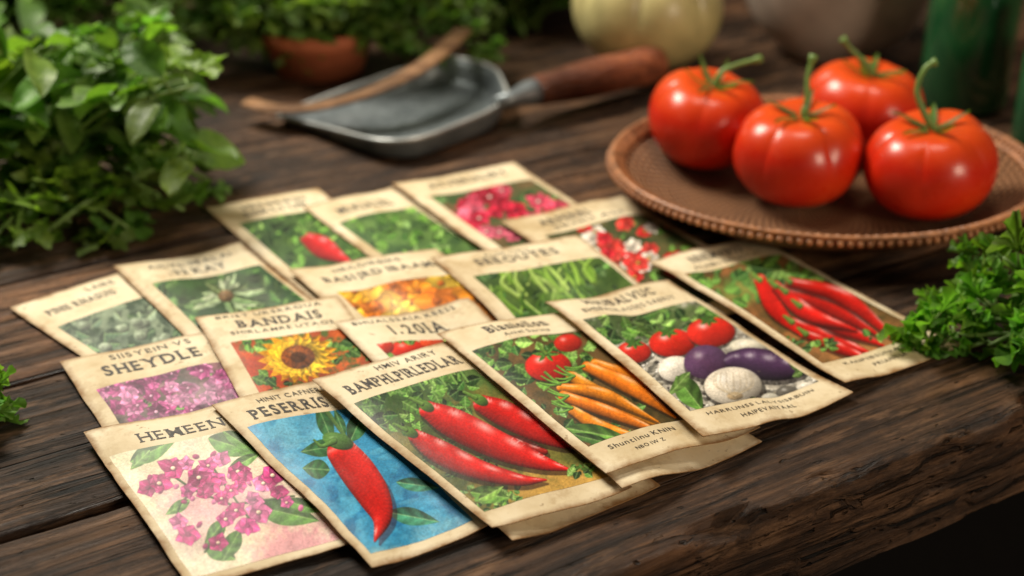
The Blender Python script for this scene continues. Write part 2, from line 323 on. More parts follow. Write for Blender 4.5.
def artD(a):
    a.bg((70,62,34),(112,84,46),14); a.foliage(110,14,GP,(470,335,600,385)); a.foliage(50,12,DG,(520,395,640,450)); a.wash(640,448,60,16,(160,104,56),.7)
    a.ell(568,343,14,9,(196,40,28)); a.ell(550,369,23,15,(50,20,10),0,0,.6); a.ell(548,366,23,15,(214,36,24),0,.75)
    for k in range(6): an=k*1.05; a.leaf(546,354,546+15*math.cos(an),354+9*math.sin(an),2.2,(80,124,48))
    a.stroke([(546,354,1.7),(538,344,1.4)],(100,134,54),0)
    for p in [((592,362,4),(646,380,6),(682,408,.8)),((584,366,5),(630,386,7.5),(674,420,1)),((572,376,5.5),(616,404,7.5),(676,432,1)),((560,386,4.5),(606,394,7),(658,424,1)),((566,398,5),(612,414,6.5),(668,434,1)),((574,410,5),(600,426,6),(646,442,1))]:
        q=[(x+a.r.uniform(-3,3),y+a.r.uniform(-2.5,2.5),r_*a.r.uniform(.9,1.12)) for x,y,r_ in p]; cc=(240+a.r.integers(-10,8),128+a.r.integers(-16,16),26); a.stroke([(x+1,y+2.5,r_*1.1) for x,y,r_ in q],(60,40,20),0,.3,7,None,.7); a.stroke(q,cc,.45,.6,7,.05)
    for x,y in [(560,384),(584,366),(574,376),(568,396),(572,408)]: 
        for k in range(5): an=math.pi+a.r.uniform(-.8,.8); a.stroke([(x,y,1.4),(x+10*math.cos(an),y+8*math.sin(an),1.1),(x+20*math.cos(an),y+14*math.sin(an)-3,.8)],(114,164,66),0)
    a.leaf(566,428,632,440,9,(96,142,60)); a.leaf(572,434,620,446,5,(66,106,46))
    a.foliage(26,8,GP,(650,428,690,444))
def artE(a):
    a.bg((150,144,132),(206,200,186),8,(96,94,86)); a.wash(640,322,60,24,(60,84,40),.9); a.wash(700,314,60,12,(80,100,52),.8); a.foliage(60,13,GP,(600,310,700,340)); a.foliage(14,11,GP,(700,308,740,322))
    for k in range(520): a.ell(a.r.uniform(640,830),a.r.uniform(336,422),a.r.uniform(.8,2.6),a.r.uniform(.7,1.8),[(62,58,54),(230,226,216),(130,122,104)][a.r.integers(3)],0,0)
    for x,y,rx,ry in [(634,352,17,11),(672,343,23,14),(711,332,24,15)]: a.ell(x+1,y+3,rx,ry,(50,40,34),0,0,.6); a.ell(x,y,rx,ry,(212,42,28),0,.7)
    for x,y in [(634,343),(668,332),(708,320)]:
        for k in range(6): an=k*1.05+.3; a.leaf(x,y,x+11*math.cos(an),y+7*math.sin(an),2.2,(66,108,42))
    a.ell(748,347,19,8,(216,210,190),.1,.4); a.ell(677,372,19,13,(60,54,50),0,0,.6); a.ell(676,369,18,13,(226,218,204),0,.5); 
    a.ell(707,366,23,17,(44,38,40),0,0,.6); a.ell(706,362,22,17,(92,62,96),0,.5)
    a.stroke([(736,364,9),(756,368,15),(782,372,13),(802,374,6)],(40,34,36),0,.3,7,None,.6); a.stroke([(733,360,9),(752,363,15.5),(780,367,13.5),(800,370,6)],(74,48,82),.5,.65); a.leaf(802,370,788,362,4,(90,120,60)); a.leaf(803,371,792,377,4,(90,120,60))
    a.ell(735,390,31,19,(60,56,50),0,0,.7); a.ell(733,386,29,19,(230,220,202),0,.5,1,.5,.04); a.ell(735,396,8,4,(176,154,120),0,.1)
    for k in range(9): an=k*.36-1.45; a.stroke([(735,396,.6),(734+19*math.sin(an),386,.6),(733+18*math.sin(an),373,.4)],(190,172,140),0,0,5,None,.5)
    a.leaf(676,376,704,412,12,(86,128,54)); a.leaf(690,372,668,396,6,(104,140,66)); a.ell(788,392,12,6,(96,92,84)); a.ell(806,387,10,5,(210,204,190)); a.ell(770,398,9,5,(200,196,180)); a.foliage(30,7,DG,(740,400,820,414))
def artF(a):
    a.bg((84,70,38),(150,100,56),14); a.foliage(110,14,GP,(690,258,800,300)); a.foliage(30,12,GP,(790,262,850,295)); a.wash(860,350,60,20,(176,120,70),.8); a.wash(745,290,34,14,(110,150,70),.6); a.foliage(25,9,DG,(780,330,850,356))
    P=[((792,322,5),(830,338,8),(872,354,1)),((800,306,6),(840,326,8.5),(884,346,1)),((760,280,6),(775,308,8.5),(802,336,1)),((786,292,6),(830,306,9),(880,336,1)),((790,282,5),(845,298,8),(902,346,1)),((776,286,5),(806,312,8),(856,330,1)),((806,334,4),(840,348,6),(872,360,1))]
    for p in P: a.stroke([(x+1,y+2.5,r_*1.12) for x,y,r_ in p],(60,20,12),0,.3,7,None,.6); a.stroke(p,(208+a.r.integers(-14,12),28,18),.55,.6)
    for p in P: a.stroke([(p[0][0],p[0][1],3.2),(p[0][0]-8,p[0][1]-6,1.4)],(104,136,56),.1)
    a.foliage(14,9,GP,(812,340,832,352)); a.foliage(10,9,GP,(868,330,890,338))
def artG(a):
    a.bg((74,64,56),(140,100,106),10); a.foliage(60,10,DG)
    for k in range(95): a.bloom(a.r.uniform(85,255),a.r.uniform(362,425),a.r.uniform(8,13),[(144,44,104),(178,74,134),(110,32,80),(200,120,166)][a.r.integers(4)],6,.7,(224,170,196) if k%3==0 else None,.4)
def artH(a):
    a.bg((160,70,32),(206,98,40),14,(84,96,44)); a.wash(250,372,40,26,(176,60,36),.8); a.foliage(34,13,GP,(330,328,400,370)); a.foliage(22,12,GP,(230,330,290,350)); a.foliage(16,12,GP,(255,376,320,392))
    for rr,c in ((1,(222,154,18)),(.8,(248,200,40))):
        for k in range(19): an=k*6.283/19+rr; a.leaf(298+8*math.cos(an),357+6*math.sin(an),298+42*rr*math.cos(an),357+27*rr*math.sin(an),5.2,np.array(c)*a.r.uniform(.88,1.1),1,(200,120,20))
    a.ell(298,357,17,12,(130,66,18),0,.15,1,.4,.5); a.ell(298,357,8,5.5,(72,38,14),0,0,1,.3,.5)
def artI(a):
    a.bg((206,190,160),(214,200,172),12); a.wash(400,350,70,14,(150,120,70),.6); a.foliage(60,11,GP,(360,330,480,358)); a.ell(408,349,18,9,(210,44,26),0,.5); a.ell(384,347,10,7,(196,50,30)); a.ell(432,342,12,7,(218,74,36))
    a.foliage(6,10,GP,(396,336,420,341))
def artJ(a):
    a.bg((86,102,82),(128,142,116),12,(52,70,50)); a.foliage(130,13,[(104,128,104),(72,98,72),(142,160,132),(50,70,50),(86,118,80)])
    for k in range(16): a.ell(a.r.uniform(70,180),a.r.uniform(305,350),7,4.5,(142,156,130),0,.2,1,.6,.3)
def artK(a):
    a.bg((48,76,46),(64,98,54),14); a.foliage(110,15,DG); a.wash(225,292,60,24,(54,64,42),.6)
    for k in range(30): an=a.r.uniform(0,6.28); L=a.r.uniform(22,44); a.leaf(226,296,226+L*math.cos(an),296+.6*L*math.sin(an),4.5,[(142,160,124),(100,126,84),(170,180,150),(90,104,68)][k%4])
    a.ell(226,296,8,6,(116,92,66),0,.2,1,.4,.5)
def artL(a):
    a.bg((140,84,40),(190,124,50),12,(76,66,40)); a.foliage(14,12,DG)
    for k in range(24): a.bloom(a.r.uniform(335,475),a.r.uniform(283,318),a.r.uniform(14,22),[(238,146,18),(246,180,36),(226,120,14),(240,196,60)][k%4],6,.65,(180,90,20),.42)
def artM(a):
    a.bg((58,84,36),(84,110,50),14); a.foliage(90,13,DG)
    for k in range(46):
        x=a.r.uniform(500,600);y=a.r.uniform(280,322);a.stroke([(x,y,2),(x-8+a.r.uniform(-10,10),y-14,2.2),(x-12+a.r.uniform(-18,18),y-28,.8)],[(140,180,68),(112,154,50),(168,200,98),(70,108,36)][k%4],.25)
    a.ell(560,300,24,7,(104,142,52),.2,.1,.5)
def artN(a):
    a.bg((50,76,40),(80,110,56),12); a.foliage(130,15,GP); a.stroke([(306,238,6),(322,247,11),(336,255,7),(352,263,1)],(212,38,40),.5); a.foliage(6,11,GP,(294,228,310,238))
def artO(a):
    a.bg((60,88,50),(96,128,66),12); a.foliage(170,13,GP+[(130,170,96)])
def artP(a):
    a.bg((60,84,48),(110,90,60),12); a.foliage(70,13,DG)
    for k in range(34): a.bloom(a.r.uniform(440,560),a.r.uniform(188,238),a.r.uniform(10,15),[(206,36,66),(220,70,96),(184,24,50),(228,100,124)][k%4],6,.65,(240,200,190) if k%3==0 else None,.42)
def artQ(a):
    a.bg((50,66,36),(90,84,50),12); a.foliage(60,12,GP)
    for k in range(44): a.bloom(a.r.uniform(570,710),a.r.uniform(222,278),a.r.uniform(9,14),[(206,40,36),(226,214,196),(214,60,50),(200,30,40)][k%4],6,.65,(210,170,70) if k%3==0 else None,.42)
# ---------------------------------------------------------------- lettering with slab serifs
_gc={}
def glyph(ch,bold):
    k=(ch,bold)
    if k in _gc: return _gc[k]
    cu=bpy.data.curves.new('t','FONT'); cu.body=ch; cu.size=1; cu.offset=bold; cu.resolution_u=3
    o=bpy.data.objects.new('t',cu); C.objects.link(o); dg=bpy.context.evaluated_depsgraph_get(); dg.update()
    me=bpy.data.meshes.new_from_object(o.evaluated_get(dg)); v=np.array([x.co[:2] for x in me.vertices]).reshape(-1,2); f=[tuple(p.vertices) for p in me.polygons]
    bpy.data.objects.remove(o); bpy.data.curves.remove(cu); bpy.data.meshes.remove(me)
    v[:,0]-=v[:,0].min(); _gc[k]=(v,f,float(v[:,0].max())); return _gc[k]
SER={'A':('','lr'),'B':('l','l'),'D':('l','l'),'E':('l','l'),'F':('l','l'),'H':('lr','lr'),'I':('m','m'),'K':('lr','lr'),'L':('l','l'),'M':('lr','lr'),'N':('lr','l'),'P':('l','l'),'R':('l','lr'),'T':('','m'),'U':('lr',''),'V':('lr',''),'X':('lr','lr'),'Y':('lr','m'),'l':('m','m'),'i':('','m'),'n':('','lr'),'h':('l','lr')}
_tc={}
def text_mesh(st,bold=.02,serif=True):
    k=(st,bold,serif)
    if k in _tc: return _tc[k]
    x=0; V=[];Fc=[]; rr=random.Random(len(st)*7+3)
    for ch in st:
        if ch==' ': x+=.28; continue
        v,f,w=glyph(ch,bold); b=len(V); jy=rr.uniform(-.012,.012)
        if ch=='.': x+=.06
        V+= [(x+p[0],p[1]+jy) for p in v]; Fc+=[tuple(i+b for i in q) for q in f]
        if ch=='.': x+=.06
        if serif and ch in SER:
            top=v[:,1].max(); sw=.055+bold; 
            for side,yy in ((SER[ch][0],top),(SER[ch][1],0)):
                for s_ in side:
                    cx={'l':sw,'r':w-sw,'m':w/2}[s_]
                    if ch=='A': cx={'l':.03,'r':w-.03}[s_]
                    if ch in 'VY' and s_ in 'lr': cx={'l':.04,'r':w-.04}[s_]
                    hw=.06+sw; h0,h1=(yy-.055,yy+.004) if yy>0 else (-.004,.055); b=len(V)
                    V+=[(x+cx-hw,h0+jy),(x+cx+hw,h0+jy),(x+cx+hw,h1+jy),(x+cx-hw,h1+jy)]; Fc.append((b,b+1,b+2,b+3))
        x+=w+.17
    v=np.array(V); v[:,0]=(v[:,0]-v[:,0].min())/(v[:,0].max()-v[:,0].min()); v[:,1]=(v[:,1]-v[:,1].min())/(v[:,1].max()-v[:,1].min())
    _tc[k]=(v,Fc); return _tc[k]
# ---------------------------------------------------------------- packets
HX0,HY0,HR=-.36,.25,.001; HN=(760,640); H=np.zeros(HN)
def dil(A,r):
    for ax in (0,1):
        B=A.copy()
        for k in range(1,r+1): B=np.maximum(B,np.maximum(np.roll(A,k,ax),np.roll(A,-k,ax)))
        A=B
    return A
def blur(A,r):
    for ax in (0,1):
        B=A.copy()
        for k in range(1,r+1): B=B+np.roll(A,k,ax)+np.roll(A,-k,ax)
        A=B/(2*r+1)
    return A
def bil(A,x,y):
    gx=np.clip((x-HX0)/HR,0,HN[0]-2);gy=np.clip((y-HY0)/HR,0,HN[1]-2);ix=gx.astype(int);iy=gy.astype(int);fx=gx-ix;fy=gy-iy
    return (A[ix,iy]*(1-fx)+A[ix+1,iy]*fx)*(1-fy)+(A[ix,iy+1]*(1-fx)+A[ix+1,iy+1]*fx)*fy
def grid_faces(n,m):
    i=np.arange(n-1)[:,None]*m+np.arange(m-1)[None,:]; i=i.ravel(); return np.stack([i,i+1,i+m+1,i+m],1)
def fastmesh(name,V,Fq,mat,parent,attrs=()):
    me=bpy.data.meshes.new(name); V=V-np.array(parent.location)[None,:]
    me.vertices.add(len(V)); me.vertices.foreach_set('co',V.astype(np.float32).ravel())
    me.loops.add(Fq.size); me.loops.foreach_set('vertex_index',Fq.astype(np.int32).ravel())
    me.polygons.add(len(Fq)); me.polygons.foreach_set('loop_start',np.arange(0,Fq.size,4,dtype=np.int32)); 
    me.polygons.foreach_set('use_smooth',np.ones(len(Fq),bool))
    me.update(calc_edges=True); me.validate()
    for nm,ty,data in attrs:
        if ty=='c': a=me.color_attributes.new(nm,'FLOAT_COLOR','POINT'); a.data.foreach_set('color',data.astype(np.float32).ravel())
        else: a=me.attributes.new(nm,'FLOAT','POINT'); a.data.foreach_set('value',data.astype(np.float32).ravel())
    me.materials.append(mat); o=bpy.data.objects.new(name,me); C.objects.link(o); o.parent=parent; return o
GROUP='seed packets laid out in overlapping rows'
def packet(key,corn,panel,art,texts,label,curl=(.001,.0006,.001),Ln=.445):
    global H
    seed=sum(ord(c) for c in key)*3
    T=blur(blur(dil(H,12),6),5)
    def GG(px,py):
        z=0
        for _ in range(6):
            g=G(px,py,z); z=float(bil(T,np.array([g.x]),np.array([g.y]))[0])+.0008
        return np.array(g[:2])
    if len(corn)==4:
        P=[GG(*c) for c in corn]
    else:
        a,b,d=[GG(*c) for c in corn]; dr=(d-a)/np.linalg.norm(d-a)*Ln*S; P=[a,b,b+dr,a+dr]
    def surf(u,v,extra=0):
        u=np.asarray(u,float);v=np.asarray(v,float)
        wob=.0009*(fbm(v*9,v*0+seed,seed)-.5); wov=.0009*(fbm(u*7,u*0+seed,seed+4)-.5)
        x=(P[0][0]*(1-u)+P[1][0]*u)*(1-v)+(P[3][0]*(1-u)+P[2][0]*u)*v+wob; y=(P[0][1]*(1-u)+P[1][1]*u)*(1-v)+(P[3][1]*(1-u)+P[2][1]*u)*v+wov
        bse=bil(T,x,y)+.00015
        c=curl[0]*v**5*(.4+.6*u)+curl[1]*(1-v)**6+curl[2]*np.abs(2*u-1)**4*v**3+.0008*fbm(u*2.2,v*4,seed)+.0005*(1-(2*u-1)**2)*np.sin(np.pi*v)
        zb=bse+c; t=.00035+.0011*np.clip(1-(2*u-1)**4,0,1)*np.clip(1-(2*v-1)**6,0,1)
        return x,y,zb,zb+t+extra
    ctr=(P[0]+P[1]+P[2]+P[3])/4
    zr=float(np.min(surf(np.linspace(0,1,12)[:,None]*np.ones(12),np.ones((12,1))*np.linspace(0,1,12))[2]))
    root=empty('seed_packet',(ctr[0],ctr[1],zr)); root.location=Vector((ctr[0],ctr[1],zr))
    tag(root,label,'seed packet',GROUP)
    n,m_=40,70; u=np.repeat(np.linspace(0,1,n)[:,None],m_,1).ravel(); v=np.repeat(np.linspace(0,1,m_)[None,:],n,0).ravel()
    x,y,zb,zt=surf(u,v); top=np.stack([x,y,zt],1); bot=np.stack([x,y,zb],1); fq=grid_faces(n,m_); N=n*m_
    ring=[i*m_ for i in range(n)]+[(n-1)*m_+j for j in range(1,m_)]+[i*m_+m_-1 for i in range(n-2,-1,-1)]+[j for j in range(m_-2,0,-1)]
    R_=len(ring); V=np.concatenate([top,bot,top[ring],bot[ring]]); k=np.arange(R_); kn=(k+1)%R_
    side=np.stack([2*N+k,2*N+R_+k,2*N+R_+kn,2*N+kn],1)
    Fq=np.concatenate([fq[:,::-1],fq+N,side])
    de=np.minimum(np.minimum(u,1-u)*.064,np.minimum(v,1-v)*.134); e=np.clip(1-de/.006,0,1)**1.5
    fastmesh('paper_envelope',V,Fq,PAPER,root,[('edge','f',np.concatenate([e,e,np.ones(2*R_)*1.3]))])
    if panel:
        u0,v0,u1,v1=panel
        def qpx(uu,vv): X,Y,_,Z=surf(np.array([uu]),np.array([vv])); return proj(X[0],Y[0],Z[0])
        a_,b_,c_=qpx(u0,v0),qpx(u1,v0),qpx(u0,v1); nn=int(min(260,max(40,math.dist(a_,b_)/.65))); mm=int(min(440,max(60,math.dist(a_,c_)/.65)))
        u=np.repeat(np.linspace(u0,u1,nn)[:,None],mm,1).ravel(); v=np.repeat(np.linspace(v0,v1,mm)[None,:],nn,0).ravel()
        x,y,_,z=surf(u,v,.00007); px,py=proj(x,y,z); A=Art(px,py,seed); art(A); A.grain()
        col=np.clip(A.C,2,250); col=lin(col); col=np.concatenate([col,np.ones((len(col),1))],1)
        fastmesh('printed_picture',np.stack([x,y,z],1),grid_faces(nn,mm)[:,::-1],PRINT,root,[('ink','c',col)])
    for nm,items in texts.items():
        vs=[];fs=[]
        for it in items:
            st,ua,ub,va,vb=it[:5]; bd=it[5] if len(it)>5 else .02
            tv,tf=text_mesh(st,bd,(vb-va)>.04); uu=ua+tv[:,0]*(ub-ua); vv=vb-tv[:,1]*(vb-va); X,Y,_,Z=surf(uu,vv,.00014)
            b=len(vs); vs+=[(float(p)-root.location.x,float(q)-root.location.y,float(r)-root.location.z) for p,q,r in zip(X,Y,Z)]; fs+=[tuple(i+b for i in f) for f in tf]
        me=bpy.data.meshes.new(nm); me.from_pydata(vs,[],fs); me.materials.append(INK); o=bpy.data.objects.new(nm,me); C.objects.link(o); o.parent=root
    u=np.repeat(np.linspace(0,1,170)[:,None],330,1).ravel(); v=np.repeat(np.linspace(0,1,330)[None,:],170,0).ravel(); x,y,_,z=surf(u,v)
    ix=np.clip(((x-HX0)/HR).round().astype(int),0,HN[0]-1); iy=np.clip(((y-HY0)/HR).round().astype(int),0,HN[1]-1); np.maximum.at(H,(ix,iy),z)
    return root
T=lambda *a: list(a)
packet('N',[(205,208),(318,189),(262,258)],(.1,.22,.95,.9),artN,{'title_lettering':T(('HERBRIPIN',.25,.8,.06,.105,.01),('SIIRLI UP',.2,.75,.125,.175,.02))},'seed packet with a single red radish among green leaves, in the furthest row')
packet('O',[(303,208),(392,188),(360,250)],(.1,.22,.92,.9),artO,{'title_lettering':T(('MLKIALEL',.2,.8,.1,.16,.02))},'seed packet of plain green foliage between the radish packet and the pink flower packet')
packet('P',[(392,184),(514,163),(470,240)],(.12,.2,.94,.9),artP,{'title_lettering':T(('ATVERIALIRY',.2,.85,.06,.12,.02))},'seed packet printed with crimson and pink flowers, rearmost of all beside the metal scoop')
packet('Q',[(500,222),(622,197),(560,262)],(.12,.2,.94,.9),artQ,{'title_lettering':T(('ARFERRI',.2,.6,.06,.12,.02),('SRNU ALI',.25,.8,.14,.165,.01))},'seed packet printed with red and white flowers, behind the two rightmost packets')
packet('J',[(10,309),(121,273),(82,357)],(.1,.24,.96,.9),artJ,{'title_lettering':T(('PINIE RNASUIS',.15,.75,.11,.155,.02),('LAIRE',.6,.85,.04,.075,.01))},'seed packet printed with grey green bushy foliage, at the far left end of its row')
packet('K',[(113,267),(240,243),(175,327)],(.12,.22,.95,.9),artK,{'title_lettering':T(('AILYL IIEALAI',.2,.85,.06,.095,.005),('.33 KAY',.3,.75,.125,.175,.02))},'seed packet showing a pale spiky rosette plant on dark green')
packet('L',[(288,270),(436,250),(330,306)],(.12,.24,.95,.9),artL,{'title_lettering':T(('HRILDIRBIRE',.25,.7,.04,.075,.005),('BASIJRD IBAAM',.12,.85,.11,.17,.02))},'seed packet printed with orange and yellow blossoms, under the top edge of the sunflower packet')
packet('M',[(431,259),(577,236),(500,322)],(.1,.2,.95,.9),artM,{'title_lettering':T(('SEEOUTES',.2,.75,.075,.13,.02),('ALNE ITRU',.3,.6,.04,.06,.005))},'seed packet printed with upright yellow green shoots, behind the carrot packet')
packet('G',[(60,363),(206,333),(103,428)],(.1,.22,.96,.92),artG,{'title_lettering':T(('SIISYEIN VS',.3,.85,.03,.065,.005),('SHEYDLE',.2,.85,.095,.165,.025))},'seed packet printed with a mass of purple pink blossoms')
packet('H',[(195,319),(338,296),(237,392)],(.12,.23,.95,.95),artH,{'title_lettering':T(('BRIST URSRROUA',.12,.85,.025,.052,.005),('BANDAIS',.22,.8,.08,.14,.025),('SHIRLAMRE UTAOS',.15,.85,.16,.185,.005))},'seed packet showing one yellow sunflower on an orange ground')
packet('I',[(333,323),(468,299),(372,361)],(.12,.19,.96,.95),artI,{'title_lettering':T(('BHUALSSAIA KBESS',.1,.85,.025,.05,.005),('1.20IA',.3,.7,.075,.145,.02))},'seed packet with small red tomatoes, mostly covered by the packet of long red peppers')
packet('A',[(84,433),(232,404),(352,548),(190,590)],(.05,.19,.97,.96),artA,{'title_lettering':T(('HEMEEN',.28,.86,.095,.155,.003))},'seed packet painted with magenta pink flower sprays on cream, front left corner of the layout',(.0015,.0005,.001))
packet('B',[(212,406),(334,377),(488,531),(372,571)],(.07,.19,.95,.95),artB,{'title_lettering':T(('HINIT CAFNERII',.3,.85,.045,.075,.005),('PESERRIS',.16,.78,.1,.165,.025))},'seed packet with a single red pepper on a blue ground',(.0014,.0005,.001))
packet('Y',[(330,382),(440,350),(660,487),(512,542)],None,None,{},'seed packet hidden under the long red pepper packet, only its cream lower edge showing',(.0004,.0002,.0005))
packet('C',[(312,381),(446,342),(632,493),(492,531)],(.06,.21,.95,.92),artC,{'title_lettering':T(('HMIV ARIRY',.4,.85,.035,.07,.005),('BAMPHLPIRLEDLAR',.1,.93,.1,.165,.025))},'seed packet with several long red peppers and green leaves, in front of the carrot packet',(.0014,.0005,.0012))
packet('Z',[(470,340),(575,322),(762,443),(622,490)],None,None,{},'seed packet hidden under the carrot packet, only its cream lower edge showing',(.0004,.0002,.0005))
packet('D',[(437,335),(562,314),(760,432),(606,477)],(.06,.18,.94,.86),artD,{'title_lettering':T(('Blanioilon',.28,.75,.045,.105,.025),('Aniel Sarina',.35,.7,.125,.15,.0)),'lower_lettering':T(('Shuntiinu KNIN',.14,.56,.888,.910,.0),('NBO IW Z',.26,.44,.932,.948,.0))},'seed packet printed with orange carrots and a tomato',(.0012,.0005,.0012))
packet('E',[(545,303),(668,281),(853,397),(703,440)],(.07,.2,.95,.87),artE,{'title_lettering':T(('HUUBALVUC',.22,.78,.04,.095,.025),('BHEBALILASSES SAERIY',.14,.86,.125,.155,.0)),'lower_lettering':T(('HARRUNSS LALYSISRBUIN',.14,.86,.893,.909,.0),('HAIPEVAIYAAL',.32,.68,.930,.950,.004))},'seed packet printed with tomatoes, a purple eggplant and white onions',(.0012,.0005,.001))
packet('F',[(648,262),(757,237),(962,350),(845,385)],(.06,.17,.94,.87),artF,{'title_lettering':T(('NNEMVIPIU',.25,.72,.05,.1,.02),('ALNRI ERUSTAI',.2,.8,.12,.145,.0)),'lower_lettering':T(('KANPIIBSUNIA BLEN',.18,.82,.893,.909,.0),('PRIANTSR',.36,.64,.93,.948,.004))},'seed packet crowded with thin red chillies, rightmost of the layout',(.0014,.0005,.001))
# ---------------------------------------------------------------- plate
pc=Vector((.545*S,2.315*S,0)); PR=.370*S; PY=.88
plate=empty('woven_plate',pc); tag(plate,'oval brown woven plate with a beaded rim holding the tomatoes','plate')
def platemat(name,c1,c2):
    m=NT(name); tc=m.new('ShaderNodeTexCoord'); sp=m.new('ShaderNodeSeparateXYZ'); m.l(tc.outputs['Object'],sp.inputs[0])
    yy=m.math('DIVIDE',sp.outputs[1],PY); ang=m.math('ARCTAN2',yy,sp.outputs[0]); rr=m.math('SQRT',m.math('ADD',m.math('MULTIPLY',sp.outputs[0],sp.outputs[0]),m.math('MULTIPLY',yy,yy)))
    ring=m.math('SINE',m.math('MULTIPLY',rr,1000)); sg=m.math('SIGN',ring); a=m.math('SINE',m.math('ADD',m.math('MULTIPLY',ang,80),m.math('MULTIPLY',sg,1.57)))
    h=m.math('ADD',m.math('MULTIPLY',m.math('ABSOLUTE',ring),.45),m.math('MULTIPLY',a,.6)); n=m.noise(tc.outputs['Object'],70,5,.6)
    h2=m.math('ADD',m.math('MULTIPLY',h,.6),m.math('MULTIPLY',n,.5))
    m.set(Base_Color=m.ramp(h2,[(0,c1),(.7,c2)]),Roughness=.5,Normal=m.bump(h,1,.003)); return m.m
WOVEN=platemat('woven_cane',L3(70,42,25),L3(178,126,84)); RIMM=simple('cane_rim',L3(162,110,72),.42,0,.5,150,.3).m
mb=MB(); lathe(mb,[(0,.0015),(.45*PR,.0015),(.60*PR,.002),(.72*PR,.0045),(.82*PR,.0095),(.91*PR,.0155),(.97*PR,.0195),(1.0*PR,.0205),(1.005*PR,.0185),(.94*PR,.0145),(.84*PR,.0075),(.72*PR,.001),(.6*PR,0),(0,0)],160,pc,sy=PY)
mb.build('dish',WOVEN,plate)
# fine zigzag openwork rim
mb=MB(); NB=76
for row,(rf,zz,ra,am) in enumerate(((1.0,.0215,.0013,0),(.945,.0182,.0011,0),(.972,.0202,.0012,.026),(.972,.0203,.0012,-.026))):
    n=NB*14 if am else 360; pts=[]
    for i in range(n+1):
        a=2*math.pi*i/n; q=rf+am*math.sin(a*NB); z=zz+(.0016*math.sin(a*NB)*(1 if am>0 else -1) if am else 0); pts.append((pc.x+q*PR*math.cos(a),pc.y+PY*q*PR*math.sin(a),z+(.0005*math.cos(a*NB)*(1 if am>0 else -1) if am else 0)))
    tube(mb,pts,ra,6,cap=False)
for k in range(NB*2):
    a=2*math.pi*(k+.5)/(NB*2); c0=Vector((pc.x+1.012*PR*math.cos(a),pc.y+PY*1.012*PR*math.sin(a),.0190)); tg=Vector((-math.sin(a),PY*math.cos(a),0)).normalized(); L=.0017
    tube(mb,[c0-tg*L,c0-tg*L*.6,c0,c0+tg*L*.6,c0+tg*L],[.0005,.0015,.0019,.0015,.0005],7)
mb.build('openwork_rim',RIMM,plate)
# ---------------------------------------------------------------- tomatoes
def redmat(name,c0,c1,c2):
    m=NT(name); w=m.coord('Object'); n=m.noise(w,22,4,.6); n2=m.noise(w,700,2,.5); n3=m.noise(w,120,4,.6)
    col=m.ramp(n,[(.3,c0),(.55,c1),(.75,c2)])
    sp=m.ramp(n2,[(.66,(0,0,0)),(.76,(.3,.3,.3))]); col=m.mix(sp,col,(c2[0],c2[1]*3,c2[2]*2))
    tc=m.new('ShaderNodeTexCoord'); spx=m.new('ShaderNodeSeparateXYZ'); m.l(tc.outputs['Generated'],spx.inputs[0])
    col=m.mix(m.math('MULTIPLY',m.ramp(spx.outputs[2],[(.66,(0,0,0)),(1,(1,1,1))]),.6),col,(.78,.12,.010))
    m.set(Base_Color=col,Roughness=m.ramp(n3,[(.35,(.27,.27,.27)),(.7,(.40,.40,.40))]),Coat_Weight=.06,Coat_Roughness=.15,Subsurface_Weight=.12,Subsurface_Scale=.003,Normal=m.bump(m.math('ADD',n,m.math('MULTIPLY',n3,.3)),.3,.0014)); m.b.inputs['Subsurface Radius'].default_value=(1,.25,.1); return m.m
TOM=redmat('tomato_skin',(.52,.012,.003),(.66,.027,.005),(.76,.066,.009)); 
